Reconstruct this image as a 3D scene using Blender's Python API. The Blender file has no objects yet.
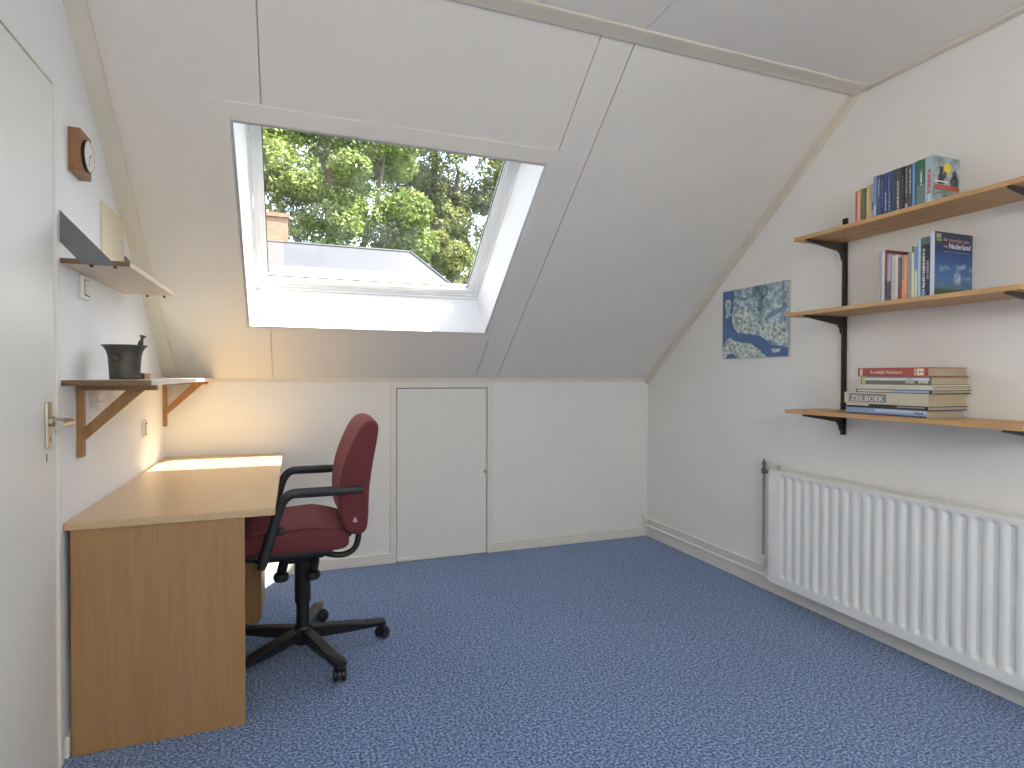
import bpy, bmesh, math, random
import numpy as np
from mathutils import Vector, Matrix
from mathutils.geometry import tessellate_polygon

rng = random.Random(7)
C = bpy.context.scene.collection
XL, XR, YB, YF, ZC = -0.67, 2.494, 3.733, -2.5, 2.54
KNEE = 1.169
ANG = math.radians(38.6234)
B0 = Vector((0, YB, KNEE))
TS = Vector((0, -math.cos(ANG), math.sin(ANG)))      # up the slope
NS = Vector((0, math.sin(ANG), math.cos(ANG)))       # out of the room, through the roof


def slope(x, s, o=0.0):
    return B0 + TS * s + NS * o + Vector((x, 0, 0))


# ------------------------------------------------------------------ materials
def lin(c):
    return tuple(((v / 255) / 12.92 if v / 255 <= 0.04045 else ((v / 255 + 0.055) / 1.055) ** 2.4) for v in c)


class NT:
    def __init__(self, name):
        self.m = bpy.data.materials.new(name)
        self.m.use_nodes = True
        self.t = self.m.node_tree
        self.n = self.t.nodes
        self.b = self.n['Principled BSDF']
        self.out = self.n['Material Output']

    def add(self, kind, **kw):
        nd = self.n.new(kind)
        for k, v in kw.items():
            setattr(nd, k, v)
        return nd

    def link(self, a, b):
        self.t.links.new(a, b)

    def coord(self, scale=(1, 1, 1), out='Object'):
        tc = self.add('ShaderNodeTexCoord')
        mp = self.add('ShaderNodeMapping')
        mp.inputs['Scale'].default_value = scale
        self.link(tc.outputs[out], mp.inputs['Vector'])
        return mp.outputs['Vector']

    def noise(self, vec, scale, detail=3.0, rough=0.55):
        nz = self.add('ShaderNodeTexNoise')
        nz.inputs['Scale'].default_value = scale
        nz.inputs['Detail'].default_value = detail
        nz.inputs['Roughness'].default_value = rough
        if vec is not None:
            self.link(vec, nz.inputs['Vector'])
        return nz.outputs['Fac']

    def ramp(self, fac, stops):
        r = self.add('ShaderNodeValToRGB')
        e = r.color_ramp.elements
        while len(e) < len(stops):
            e.new(0.5)
        for i, (p, c) in enumerate(stops):
            e[i].position = p
            e[i].color = (*c, 1)
        self.link(fac, r.inputs['Fac'])
        return r.outputs['Color']

    def bump(self, fac, strength, dist):
        bp = self.add('ShaderNodeBump')
        bp.inputs['Strength'].default_value = strength
        bp.inputs['Distance'].default_value = dist
        self.link(fac, bp.inputs['Height'])
        self.link(bp.outputs['Normal'], self.b.inputs['Normal'])


def plain(name, rgb, rough=0.6, var=0.04, scale=8, metal=0.0, bump=None, spec=None):
    g = NT(name)
    c = lin(rgb)
    v = g.coord()
    f = g.noise(v, scale)
    g.link(g.ramp(f, [(0.3, tuple(x * (1 - var) for x in c)), (0.7, tuple(min(1, x * (1 + var)) for x in c))]),
           g.b.inputs['Base Color'])
    g.b.inputs['Roughness'].default_value = rough
    g.b.inputs['Metallic'].default_value = metal
    if spec is not None:
        g.b.inputs['Specular IOR Level'].default_value = spec
    if bump:
        g.bump(g.noise(v, bump[0], 4), bump[1], bump[2])
    return g.m


def wood(name, light, dark, stretch, rough=0.5, scale=3.0, knots=False):
    g = NT(name)
    v = g.coord(stretch)
    f = g.noise(v, scale, 5, 0.6)
    fine = g.noise(v, scale * 7, 3, 0.6)
    mx = g.add('ShaderNodeMath', operation='MULTIPLY_ADD')
    g.link(fine, mx.inputs[0])
    mx.inputs[1].default_value = 0.35
    g.link(f, mx.inputs[2])
    g.link(g.ramp(mx.outputs[0], [(0.42, lin(dark)), (0.62, lin(light)), (0.85, lin(tuple((a + b) / 2 for a, b in zip(light, dark))))]),
           g.b.inputs['Base Color'])
    g.b.inputs['Roughness'].default_value = rough
    return g.m


M = {}
M['wall'] = plain('wall_paint', (236, 235, 231), 0.75, 0.012, 3, bump=(160, 0.25, 0.002), spec=0.2)
M['wall_l'] = plain('wall_paint_left', (236, 238, 240), 0.6, 0.012, 3, bump=(120, 0.35, 0.003), spec=0.3)
M['slope'] = plain('sloped_board_paint', (230, 226, 218), 0.55, 0.01, 2, spec=0.25)
M['ceil'] = plain('ceiling_paint', (238, 234, 226), 0.6, 0.01, 2, spec=0.25)
M['cream'] = plain('cream_trim_paint', (222, 215, 200), 0.45, 0.03, 6, spec=0.35)
M['base'] = plain('baseboard_paint', (230, 227, 218), 0.45, 0.03, 6, spec=0.35)
M['doorw'] = plain('door_paint', (232, 232, 226), 0.4, 0.015, 2, spec=0.35)
M['white'] = plain('window_lacquer', (244, 245, 246), 0.35, 0.01, 4)
M['rad'] = plain('radiator_enamel', (236, 237, 234), 0.35, 0.01, 5)
M['gap'] = plain('dark_gap', (60, 56, 50), 0.9, 0.05)
M['plastic_w'] = plain('white_plastic', (232, 230, 222), 0.35, 0.01)
M['plastic_k'] = plain('black_plastic', (30, 31, 33), 0.42, 0.1, 40)
M['armk'] = plain('black_arm_foam', (40, 42, 46), 0.5, 0.1, 60)
M['steel'] = plain('brushed_steel', (190, 186, 178), 0.3, 0.05, 60, metal=1.0)
M['brass'] = plain('door_hardware', (196, 188, 170), 0.3, 0.05, 60, metal=1.0)
M['grey_metal'] = plain('grey_lacquered_steel', (108, 109, 112), 0.5, 0.03, 12)
M['bracket'] = plain('brown_bracket_steel', (62, 54, 50), 0.5, 0.08, 40)
M['mortar'] = plain('dark_bronze', (84, 81, 75), 0.5, 0.12, 30, metal=0.45)
M['beech'] = wood('beech_laminate_shaded', (165, 129, 87), (146, 110, 70), (9, 9, 0.55), 0.4)  # desk sides and pedestal: shade painted in as a darker copy of the laminate
M['beech_lit'] = wood('beech_laminate_lit', (198, 170, 132), (184, 154, 116), (9, 0.55, 9), 0.3)  # same laminate on the desk top, skylight painted in as a lighter tone
M['shelf_wood'] = wood('oak_shelf', (208, 166, 114), (180, 134, 84), (10, 0.7, 10), 0.5)
M['shelf_white'] = plain('shelf_white_laminate', (226, 220, 210), 0.45, 0.02)
M['shelf_under'] = wood('shelf_board_pale', (222, 206, 186), (208, 188, 164), (9, 0.6, 9), 0.55)
M['brown'] = wood('brown_stained_wood', (158, 118, 70), (126, 90, 50), (8, 8, 1.2), 0.5)
M['shelf_edge'] = wood('brown_shelf_edge', (120, 92, 66), (92, 68, 48), (1.2, 9, 9), 0.5)
M['clock_wood'] = wood('clock_wood', (150, 106, 70), (112, 76, 48), (9, 9, 1), 0.42)
M['paper'] = plain('book_paper', (176, 163, 140), 0.85, 0.08, 120)
M['cable'] = plain('black_rubber', (24, 24, 26), 0.6)


def fabric():
    g = NT('burgundy_fabric')
    v = g.coord()
    f = g.noise(v, 420, 2)
    g.link(g.ramp(f, [(0.3, lin((88, 42, 46))), (0.7, lin((122, 64, 69)))]), g.b.inputs['Base Color'])
    g.b.inputs['Roughness'].default_value = 0.85
    g.b.inputs['Sheen Weight'].default_value = 0.25
    g.b.inputs['Sheen Tint'].default_value = (*lin((226, 150, 150)), 1)
    g.b.inputs['Specular IOR Level'].default_value = 0.2
    g.bump(f, 0.35, 0.001)
    return g.m


M['fabric'] = fabric()


def carpet():
    g = NT('blue_carpet')
    v = g.coord()
    f = g.noise(v, 105, 4, 0.8)
    big = g.noise(v, 1.3, 2)
    col = g.ramp(f, [(0.40, lin((48, 64, 102))), (0.5, lin((96, 124, 172))), (0.60, lin((170, 194, 232)))])
    mx = g.add('ShaderNodeMix', data_type='RGBA', blend_type='MULTIPLY')
    mx.inputs['Factor'].default_value = 1.0
    g.link(col, mx.inputs['A'])
    g.link(g.ramp(big, [(0.3, (0.9, 0.9, 0.9)), (0.7, (1, 1, 1))]), mx.inputs['B'])
    g.link(mx.outputs['Result'], g.b.inputs['Base Color'])
    g.b.inputs['Roughness'].default_value = 0.95
    g.b.inputs['Specular IOR Level'].default_value = 0.1
    g.b.inputs['Sheen Weight'].default_value = 0.25
    g.bump(f, 0.6, 0.004)
    return g.m


M['carpet'] = carpet()


def glass():
    g = NT('window_glass')
    tr = g.add('ShaderNodeBsdfTransparent')
    tr.inputs['Color'].default_value = (0.97, 0.98, 0.98, 1)
    gl = g.add('ShaderNodeBsdfGlossy')
    gl.inputs['Roughness'].default_value = 0.02
    m1 = g.add('ShaderNodeMixShader')
    m1.inputs['Fac'].default_value = 0.04
    g.link(tr.outputs['BSDF'], m1.inputs[1])
    g.link(gl.outputs['BSDF'], m1.inputs[2])
    # dried rain dust on the pane, denser in blotches
    df = g.add('ShaderNodeBsdfTranslucent')
    df.inputs['Color'].default_value = (0.85, 0.86, 0.88, 1)
    v = g.coord()
    d = g.noise(v, 6, 6, 0.65)
    r = g.ramp(d, [(0.45, (0.002,) * 3), (0.8, (0.018,) * 3)])
    m2 = g.add('ShaderNodeMixShader')
    g.link(r, m2.inputs['Fac'])
    g.link(m1.outputs['Shader'], m2.inputs[1])
    g.link(df.outputs['BSDF'], m2.inputs[2])
    g.link(m2.outputs['Shader'], g.out.inputs['Surface'])
    return g.m


M['glass'] = glass()


def leafmat(name, dark, light):
    g = NT(name)
    v = g.coord()
    f = g.noise(v, 0.9, 4, 0.7)
    col = g.ramp(f, [(0.32, lin(dark)), (0.68, lin(light))])
    g.link(col, g.b.inputs['Base Color'])
    g.b.inputs['Roughness'].default_value = 0.5
    tl = g.add('ShaderNodeBsdfTranslucent')
    g.link(col, tl.inputs['Color'])
    mx = g.add('ShaderNodeMixShader')
    mx.inputs['Fac'].default_value = 0.35
    g.link(g.b.outputs['BSDF'], mx.inputs[1])
    g.link(tl.outputs['BSDF'], mx.inputs[2])
    g.link(mx.outputs['Shader'], g.out.inputs['Surface'])
    return g.m


M['leaf_a'] = leafmat('broad_leaf', (70, 92, 38), (150, 168, 84))
M['leaf_b'] = leafmat('olive_leaf', (82, 92, 50), (158, 164, 100))
M['leaf_c'] = leafmat('yellow_leaf', (88, 98, 40), (140, 144, 70))
M['bark'] = plain('bark', (92, 80, 66), 0.9, 0.3, 6, bump=(20, 0.6, 0.02))
M['grass'] = plain('lawn', (88, 112, 58), 0.95, 0.25, 2)
M['house_brick'] = plain('house_brick', (166, 128, 104), 0.9, 0.15, 8)


def brickmat():
    g = NT('chimney_brick')
    v = g.coord()
    br = g.add('ShaderNodeTexBrick')
    br.inputs['Color1'].default_value = (*lin((156, 122, 98)), 1)
    br.inputs['Color2'].default_value = (*lin((142, 108, 86)), 1)
    br.inputs['Mortar'].default_value = (*lin((138, 130, 120)), 1)
    br.inputs['Scale'].default_value = 5
    rot = g.add('ShaderNodeMapping')
    rot.inputs['Rotation'].default_value = (math.radians(90), 0, 0)
    g.link(v, rot.inputs['Vector'])
    g.link(rot.outputs['Vector'], br.inputs['Vector'])
    g.link(br.outputs['Color'], g.b.inputs['Base Color'])
    g.b.inputs['Roughness'].default_value = 0.9
    return g.m


M['chimney'] = brickmat()
M['roof_grey'] = plain('grey_roofing', (68, 70, 80), 0.55, 0.05, 3)

# ------------------------------------------------------------------ geometry helpers
WORLD = {}


def box(bm, x0, x1, y0, y1, z0, z1, bevel=0.0, seg=2):
    vs = [bm.verts.new((x, y, z)) for x in (x0, x1) for y in (y0, y1) for z in (z0, z1)]
    f = [bm.faces.new([vs[i] for i in q]) for q in ((0, 1, 3, 2), (4, 6, 7, 5), (0, 4, 5, 1), (2, 3, 7, 6), (0, 2, 6, 4), (1, 5, 7, 3))]
    if bevel > 0:
        es = list({e for q in f for e in q.edges})
        bmesh.ops.bevel(bm, geom=es, offset=bevel, segments=seg, profile=0.5, affect='EDGES', clamp_overlap=True)
    return bm


def hexa(bm, p):
    """prism from 8 points: 0-3 one face loop, 4-7 the opposite loop in the same order"""
    v = [bm.verts.new(q) for q in p]
    for q in ((3, 2, 1, 0), (4, 5, 6, 7), (0, 1, 5, 4), (1, 2, 6, 5), (2, 3, 7, 6), (3, 0, 4, 7)):
        bm.faces.new([v[i] for i in q])
    return bm


def sbox(bm, x0, x1, s0, s1, o0, o1):
    P = lambda x, s, o: slope(x, s, o)
    return hexa(bm, [P(x0, s0, o0), P(x1, s0, o0), P(x1, s1, o0), P(x0, s1, o0), P(x0, s0, o1), P(x1, s0, o1), P(x1, s1, o1), P(x0, s1, o1)])


def prism(bm, poly, axis, a, b):
    """extrude a 2-D polygon along an axis (0 x: poly is y,z; 1 y: poly is x,z; 2 z: poly is x,y)"""
    def pt(u, v, w):
        return {0: (w, u, v), 1: (u, w, v), 2: (u, v, w)}[axis]
    A = [bm.verts.new(pt(u, v, a)) for u, v in poly]
    Bv = [bm.verts.new(pt(u, v, b)) for u, v in poly]
    bm.faces.new(A)
    bm.faces.new(Bv[::-1])
    n = len(poly)
    for i in range(n):
        bm.faces.new((A[i], Bv[i], Bv[(i + 1) % n], A[(i + 1) % n]))
    return bm


def tube(bm, pts, r, seg=12, cap=True, squash=None):
    pts = [Vector(p) for p in pts]
    rs = r if isinstance(r, (list, tuple)) else [r] * len(pts)
    rings = []
    up = None
    for i, p in enumerate(pts):
        d = (pts[min(i + 1, len(pts) - 1)] - pts[max(i - 1, 0)]).normalized()
        if up is None:
            up = Vector((0, 0, 1)) if abs(d.z) < 0.9 else Vector((0, 1, 0))
        a = d.cross(up).normalized()
        b = a.cross(d).normalized()
        up = b
        sq = squash[i] if squash else (1, 1)
        rings.append([bm.verts.new(p + a * (math.cos(t) * rs[i] * sq[0]) + b * (math.sin(t) * rs[i] * sq[1]))
                      for t in [2 * math.pi * k / seg for k in range(seg)]])
    for q, w in zip(rings, rings[1:]):
        for k in range(seg):
            bm.faces.new((q[k], q[(k + 1) % seg], w[(k + 1) % seg], w[k]))
    if cap:
        bm.faces.new(rings[0][::-1])
        bm.faces.new(rings[-1])
    return bm


def lathe(bm, prof, c, seg=40, axis='z', cap=True):
    rings = []
    for r, h in prof:
        ring = []
        for k in range(seg):
            t = 2 * math.pi * k / seg
            u, v = r * math.cos(t), r * math.sin(t)
            o = {'z': (u, v, h), 'x': (h, u, v), 'y': (u, h, v)}[axis]
            ring.append(bm.verts.new((c[0] + o[0], c[1] + o[1], c[2] + o[2])))
        rings.append(ring)
    for q, w in zip(rings, rings[1:]):
        for k in range(seg):
            bm.faces.new((q[k], q[(k + 1) % seg], w[(k + 1) % seg], w[k]))
    if cap:
        bm.faces.new(rings[0][::-1])
        bm.faces.new(rings[-1])
    return bm


def bez(pts, n=8, r=0.5):
    """round the corners of a polyline"""
    pts = [Vector(p) for p in pts]
    out = [pts[0]]
    for a, b, c in zip(pts, pts[1:], pts[2:]):
        p, q = b.lerp(a, r), b.lerp(c, r)
        for i in range(n + 1):
            t = i / n
            out.append(p.lerp(b, t).lerp(b.lerp(q, t), t))
    out.append(pts[-1])
    return out


def obj(name, bm, mat, parent=None, smooth=False, label=None):
    bmesh.ops.recalc_face_normals(bm, faces=bm.faces)
    off = WORLD.get(parent.name, Vector()) if parent else Vector()
    if off.length:
        bmesh.ops.translate(bm, verts=bm.verts, vec=-off)
    me = bpy.data.meshes.new(name)
    bm.to_mesh(me)
    bm.free()
    mats = mat if isinstance(mat, (list, tuple)) else [mat]
    for m in mats:
        me.materials.append(m)
    if smooth:
        for p in me.polygons:
            p.use_smooth = True
        if smooth != 'all':
            try:
                me.set_sharp_from_angle(angle=math.radians(38))
            except Exception:
                pass
    o = bpy.data.objects.new(name, me)
    C.objects.link(o)
    if parent:
        o.parent = parent
    WORLD[o.name] = off.copy()
    if label:
        o['label'] = label
    return o


def empty(name, loc):
    o = bpy.data.objects.new(name, None)
    o.empty_display_size = 0.1
    C.objects.link(o)
    o.location = loc
    WORLD[o.name] = Vector(loc)
    return o


def tag(o, label, cat, group=None):
    o['label'] = label
    o['category'] = cat
    if group:
        o['group'] = group
    return o


def struct(o):
    o['kind'] = 'structure'
    return o


def thing(name, loc, label, cat, group=None):
    return tag(empty(name, loc), label, cat, group)


def N():
    return bmesh.new()


def text_mesh(bm_target, body, size, origin, ux, uy, mat_index=0, align='LEFT', depth=0.0004, shear=0.0, fit=None):
    """lettering as thin raised geometry: origin is the baseline start, ux/uy are the reading and up directions"""
    cu = bpy.data.curves.new('lettering', 'FONT')
    cu.body = body
    cu.size = size
    cu.align_x = align
    cu.shear = shear
    cu.extrude = depth
    cu.resolution_u = 3
    ob = bpy.data.objects.new('lettering', cu)
    C.objects.link(ob)
    dg = bpy.context.evaluated_depsgraph_get()
    me = bpy.data.meshes.new_from_object(ob.evaluated_get(dg))
    ux, uy = Vector(ux), Vector(uy)
    uz = ux.cross(uy)
    xs = [v.co.x for v in me.vertices]
    k = fit / (max(xs) - min(xs)) if fit else 1.0
    base = len(bm_target.verts)
    vs = [bm_target.verts.new(Vector(origin) + ux * (v.co.x * k) + uy * v.co.y + uz * v.co.z) for v in me.vertices]
    for p in me.polygons:
        try:
            f = bm_target.faces.new([vs[i] for i in p.vertices])
            f.material_index = mat_index
        except ValueError:
            pass
    bpy.data.objects.remove(ob)
    bpy.data.curves.remove(cu)
    bpy.data.meshes.remove(me)


# ------------------------------------------------------------------ room shell
bm = N(); box(bm, XL - .25, XR + .25, YF - .2, YB + .3, -.12, 0); struct(obj('floor', bm, M['carpet']))
bm = N()
for x0, x1 in ((XL - .2, 1.277), (1.281, XR + .2)):                       # two boards with an open seam
    box(bm, x0, x1, YF - .2, 2.04, ZC, ZC + .02)
box(bm, XL - .2, XR + .2, YF - .2, 1.98, ZC + .021, ZC + .2)
struct(obj('ceiling', bm, M['ceil']))

# sloped ceiling: painted boards with seams, cut round the roof window, and the roof build-up behind them
HX0, HX1, HS0, HS1 = -.213, 1.085, .471, 1.605
bm = N()
g = .0022
for x0, x1 in ((XL - .1, -.112 - g), (-.112 + g, 1.131 - g), (1.131 + g, 1.285 - g), (1.285 + g, XR + .1)):
    sbox(bm, x0, x1, -.02, HS0, 0, .012)
    sbox(bm, x0, x1, HS1, 2.25, 0, .012)
    if x0 < HX0:
        sbox(bm, x0, min(x1, HX0), HS0, HS1, 0, .012)
    if x1 > HX1:
        sbox(bm, max(x0, HX1), x1, HS0, HS1, 0, .012)
ox0, ox1, os0, os1 = HX0 - .02, HX1 + .02, HS0 - .02, HS1 + .02
sbox(bm, XL - .2, XR + .2, -.35, os0, .0125, .22)
sbox(bm, XL - .2, XR + .2, os1, 2.62, .0125, .22)
sbox(bm, XL - .2, ox0, os0, os1, .0125, .22)
sbox(bm, ox1, XR + .2, os0, os1, .0125, .22)
struct(obj('ceiling_slope', bm, M['slope']))


def gable(y):
    return KNEE + (YB - y) * math.tan(ANG) + .004


DY0, DY1, DZ = 1.24, 2.125, 2.07
bm = N()
top = [(YB + .1, gable(YB + .1)), (2.0, ZC + .01)]
prism(bm, [(DY1, 0), (YB + .1, 0), (YB + .1, gable(YB + .1)), (2.018, ZC + .01)] if False else [(DY1, 0), (YB + .1, 0), (YB + .1, gable(YB + .1)), (DY1, gable(DY1))], 0, XL - .1, XL)
prism(bm, [(DY0, DZ), (DY1, DZ), (DY1, gable(DY1)), (2.01, ZC + .01), (DY0, ZC + .01)], 0, XL - .1, XL)
prism(bm, [(YF, 0), (DY0, 0), (DY0, ZC + .01), (YF, ZC + .01)], 0, XL - .1, XL)
struct(obj('wall_left', bm, M['wall_l']))
bm = N()
prism(bm, [(YF, 0), (YB + .1, 0), (YB + .1, gable(YB + .1)), (2.01, ZC + .01), (YF, ZC + .01)], 0, XR, XR + .1)
struct(obj('wall_right', bm, M['wall']))
bm = N(); box(bm, XL - .1, XR + .1, YF - .1, YF, 0, ZC + .01); struct(obj('wall_front', bm, M['wall']))
A0, A1, AZ = .613, 1.224, 1.118
bm = N()
box(bm, XL - .1, A0, YB, YB + .1, 0, KNEE + .02)
box(bm, A1, XR + .1, YB, YB + .1, 0, KNEE + .02)
box(bm, A0, A1, YB, YB + .1, AZ, KNEE + .02)
struct(obj('wall_back', bm, M['wall']))

# knee-wall hatch
d2 = struct(empty('door_2', (.92, YB, 0)))
d2['label'] = 'low white hatch door in the knee wall behind the office chair'
bm = N(); box(bm, A0 + .0045, A1 - .0045, YB - .002, YB + .018, .003, AZ - .0045, .0015); obj('door_panel', bm, M['doorw'], d2)
bm = N(); box(bm, A0 - .01, A1 + .01, YB + .03, YB + .05, 0, AZ + .01); obj('backing', bm, M['gap'], d2)
bm = N()
box(bm, A0 - .038, A0, YB - .012, YB, .0, KNEE - .012, .002)
box(bm, A1, A1 + .042, YB - .012, YB, .0, KNEE - .012, .002)
box(bm, A0, A1, YB - .012, YB, AZ, KNEE - .012, .002)
obj('door_frame', bm, M['base'], d2)
bm = N(); box(bm, A0 + .01, A1 - .09, YB - .006, YB - .002, .003, .024, .001); obj('kick_strip', bm, M['base'], d2)
bm = N(); lathe(bm, [(.004, 0), (.004, -.012), (.011, -.016), (.012, -.022), (.008, -.027)], (1.205, YB - .002, .557), 20, 'y'); obj('knob', bm, M['steel'], d2, True)

# left door
d1 = struct(empty('door_1', (XL, 1.68, 0)))
d1['label'] = 'white flush door in the left wall with a metal lever handle'
bm = N(); box(bm, XL - .042, XL - .001, DY0 + .004, DY1 - .007, .012, DZ - .006, .002); obj('door_panel', bm, M['doorw'], d1)
bm = N(); box(bm, XL - .1, XL - .05, DY0, DY1, 0, DZ); obj('backing', bm, M['gap'], d1)
bm = N()
box(bm, XL - .05, XL + .006, DY1 - .002, DY1 + .024, 0, DZ + .0, .002)
box(bm, XL - .05, XL + .001, DY0, DY1, DZ - .002, DZ + .012, .001)
obj('door_frame', bm, M['doorw'], d1)
hd = N(); box(hd, XL - .002, XL + .007, 2.04, 2.075, .985, 1.118, .003)
hb = obj('handle_plate', hd, M['brass'], d1)
bm = N()
tube(bm, bez([(XL + .004, 2.058, 1.062), (XL + .062, 2.058, 1.062), (XL + .066, 1.945, 1.062)], 6, .25), [.0095] * 15 + [.0085], 14)
obj('lever', bm, M['brass'], hb, True)
bm = N(); lathe(bm, [(.015, 0), (.015, .012), (.011, .014)], (XL + .006, 2.058, 1.062), 20, 'x'); obj('rosette', bm, M['brass'], hb, True)
bm = N(); box(bm, XL + .0065, XL + .0078, 2.056, 2.06, 1.004, 1.018); obj('keyhole', bm, M['gap'], hb)
bm = N(); box(bm, XL - .0012, XL - .0002, 2.052, 2.057, .945, .968); obj('keyhole', bm, M['gap'], d1)

# trims
bm = N()
prism(bm, [(1.944, ZC + .002), (1.944, ZC - .006), (1.95, ZC - .009), (2.000, ZC - .013), (2.016, ZC - .016), (2.022, ZC - .012), (2.022, gable(2.022) + .002), (2.0, ZC + .004)], 0, XL, XR)
struct(obj('trim_1', bm, M['cream']))


def slope_strip(x0, x1, s0, s1, o0, o1):
    b = N(); sbox(b, x0, x1, s0, s1, o0, o1); return b


struct(obj('trim_2', slope_strip(XR - .034, XR, 0, 2.185, -.034, .001), M['cream']))
bm = N(); box(bm, XR - .034, XR, YF, 1.97, ZC - .017, ZC, .003); struct(obj('trim_3', bm, M['cream']))
struct(obj('trim_4', slope_strip(XL, XL + .062, 0, 2.185, -.02, .001), M['cream']))
bm = N(); prism(bm, [(YB, KNEE - .012), (YB - .013, KNEE - .012), (YB - .013, KNEE + .012), (YB - .042, KNEE + .037), (YB - .042, gable(YB - .042)), (YB, KNEE + .002)], 0, XL + .062, XR - .03); struct(obj('trim_5', bm, M['cream']))
bm = N(); box(bm, XL, A0 - .03, YB - .013, YB, 0, .066, .003); box(bm, A1 + .036, XR, YB - .013, YB, 0, .066, .003); struct(obj('baseboard_back', bm, M['base']))
bm = N(); box(bm, XR - .013, XR, YF, YB - .013, 0, .068, .003); struct(obj('baseboard_right', bm, M['base']))
bm = N(); box(bm, XL, XL + .012, 2.17, YB - .013, 0, .066, .003); struct(obj('baseboard_left', bm, M['base']))

# ------------------------------------------------------------------ roof window
w1 = struct(empty('window_1', slope(.436, 1.04, 0)))
w1['label'] = 'white tilted roof window in the sloped ceiling above the desk'
bm = N()
a = -.0075
sbox(bm, -.300, HX0, .397, 1.686, a, 0); sbox(bm, HX1, 1.152, .397, 1.686, a, 0)
sbox(bm, HX0, HX1, .397, HS0, a, 0); sbox(bm, HX0, HX1, HS1, 1.686, a, 0)
obj('architrave', bm, M['slope'], w1)
# splayed lining from the room face to the frame
IX0, IX1, IS0, IS1, IO = -.184, 1.056, .546, 1.625, .2
bm = N()
t = .012
P = slope
hexa(bm, [P(HX0, HS0, a), P(HX0, HS1, a), P(HX0 - t, HS1, a), P(HX0 - t, HS0, a), P(IX0, IS0, IO), P(IX0, IS1, IO), P(IX0 - t, IS1, IO), P(IX0 - t, IS0, IO)])
hexa(bm, [P(HX1, HS0, a), P(HX1, HS1, a), P(HX1 + t, HS1, a), P(HX1 + t, HS0, a), P(IX1, IS0, IO), P(IX1, IS1, IO), P(IX1 + t, IS1, IO), P(IX1 + t, IS0, IO)])
hexa(bm, [P(HX0 - t, HS0, a), P(HX1 + t, HS0, a), P(HX1 + t, HS0 - t, a), P(HX0 - t, HS0 - t, a), P(IX0 - t, IS0, IO), P(IX1 + t, IS0, IO), P(IX1 + t, IS0 - t, IO), P(IX0 - t, IS0 - t, IO)])
hexa(bm, [P(HX0 - t, HS1, a), P(HX1 + t, HS1, a), P(HX1 + t, HS1 + t, a), P(HX0 - t, HS1 + t, a), P(IX0 - t, IS1, IO), P(IX1 + t, IS1, IO), P(IX1 + t, IS1 + t, IO), P(IX0 - t, IS1 + t, IO)])
obj('lining', bm, M['white'], w1)


def ring(bm, x0, x1, s0, s1, wx0, wx1, ws0, ws1, o0, o1):
    sbox(bm, x0, x0 + wx0, s0, s1, o0, o1); sbox(bm, x1 - wx1, x1, s0, s1, o0, o1)
    sbox(bm, x0 + wx0, x1 - wx1, s0, s0 + ws0, o0, o1); sbox(bm, x0 + wx0, x1 - wx1, s1 - ws1, s1, o0, o1)


bm = N()
ring(bm, IX0 - .07, IX1 + .07, IS0 - .07, IS1 + .09, .078, .078, .078, .088, .195, .215)
ring(bm, IX0 - .07, IX1 + .07, IS0 - .07, IS1 + .09, .066, .066, .066, .086, .215, .275)
obj('outer_frame', bm, M['white'], w1)
bm = N(); sbox(bm, IX0 - .07, IX1 + .07, 1.548, IS1 + .13, .277, .345); obj('top_casing', bm, M['grey_metal'], w1)
sa = N()
ring(sa, IX0 + .010, IX1 - .010, IS0 + .010, IS1, .016, .016, .016, .01, .207, .232)
ring(sa, IX0 + .012, IX1 - .012, IS0 + .012, IS1 + .002, .034, .040, .050, .014, .214, .262)
ring(sa, IX0 + .038, IX1 - .040, IS0 + .054, IS1 - .006, .02, .028, .014, .006, .222, .252)
sash = obj('sash', sa, M['white'], w1)
bm = N(); ring(bm, IX0 + .054, IX1 - .064, IS0 + .064, IS1 - .008, .008, .008, .008, .008, .230, .236)
obj('gasket', bm, M['gap'], sash)
bm = N(); sbox(bm, IX0 + .052, IX1 - .06, IS0 + .062, IS1 - .004, .236, .241); obj('glass_pane', bm, M['glass'], sash)

# ------------------------------------------------------------------ desk
dk = thing('desk', (-.363, 2.94, 0), 'beech laminate desk standing against the left wall under the shelves', 'desk')
bm = N(); box(bm, XL + .003, -.060, 2.166, YB - .018, .714, .739, .002); obj('desk_top', bm, M['beech_lit'], dk)
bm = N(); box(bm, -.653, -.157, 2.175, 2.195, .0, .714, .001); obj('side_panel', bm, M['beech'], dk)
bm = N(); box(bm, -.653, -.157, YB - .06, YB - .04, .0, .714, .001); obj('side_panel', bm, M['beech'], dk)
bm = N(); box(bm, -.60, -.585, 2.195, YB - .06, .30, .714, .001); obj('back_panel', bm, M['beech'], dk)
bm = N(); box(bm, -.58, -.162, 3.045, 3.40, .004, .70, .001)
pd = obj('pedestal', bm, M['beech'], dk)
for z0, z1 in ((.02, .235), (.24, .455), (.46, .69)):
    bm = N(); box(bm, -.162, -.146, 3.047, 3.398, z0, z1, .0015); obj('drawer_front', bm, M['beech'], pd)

# ------------------------------------------------------------------ office chair
CX, CY = .036, 2.645
ch = thing('office_chair', (CX, CY, 0), 'burgundy fabric swivel office chair with black arms pushed up to the desk', 'chair')


def rot2(a, r, z, w=0):
    return Vector((CX + r * math.cos(a) - w * math.sin(a), CY + r * math.sin(a) + w * math.cos(a), z))


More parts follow.
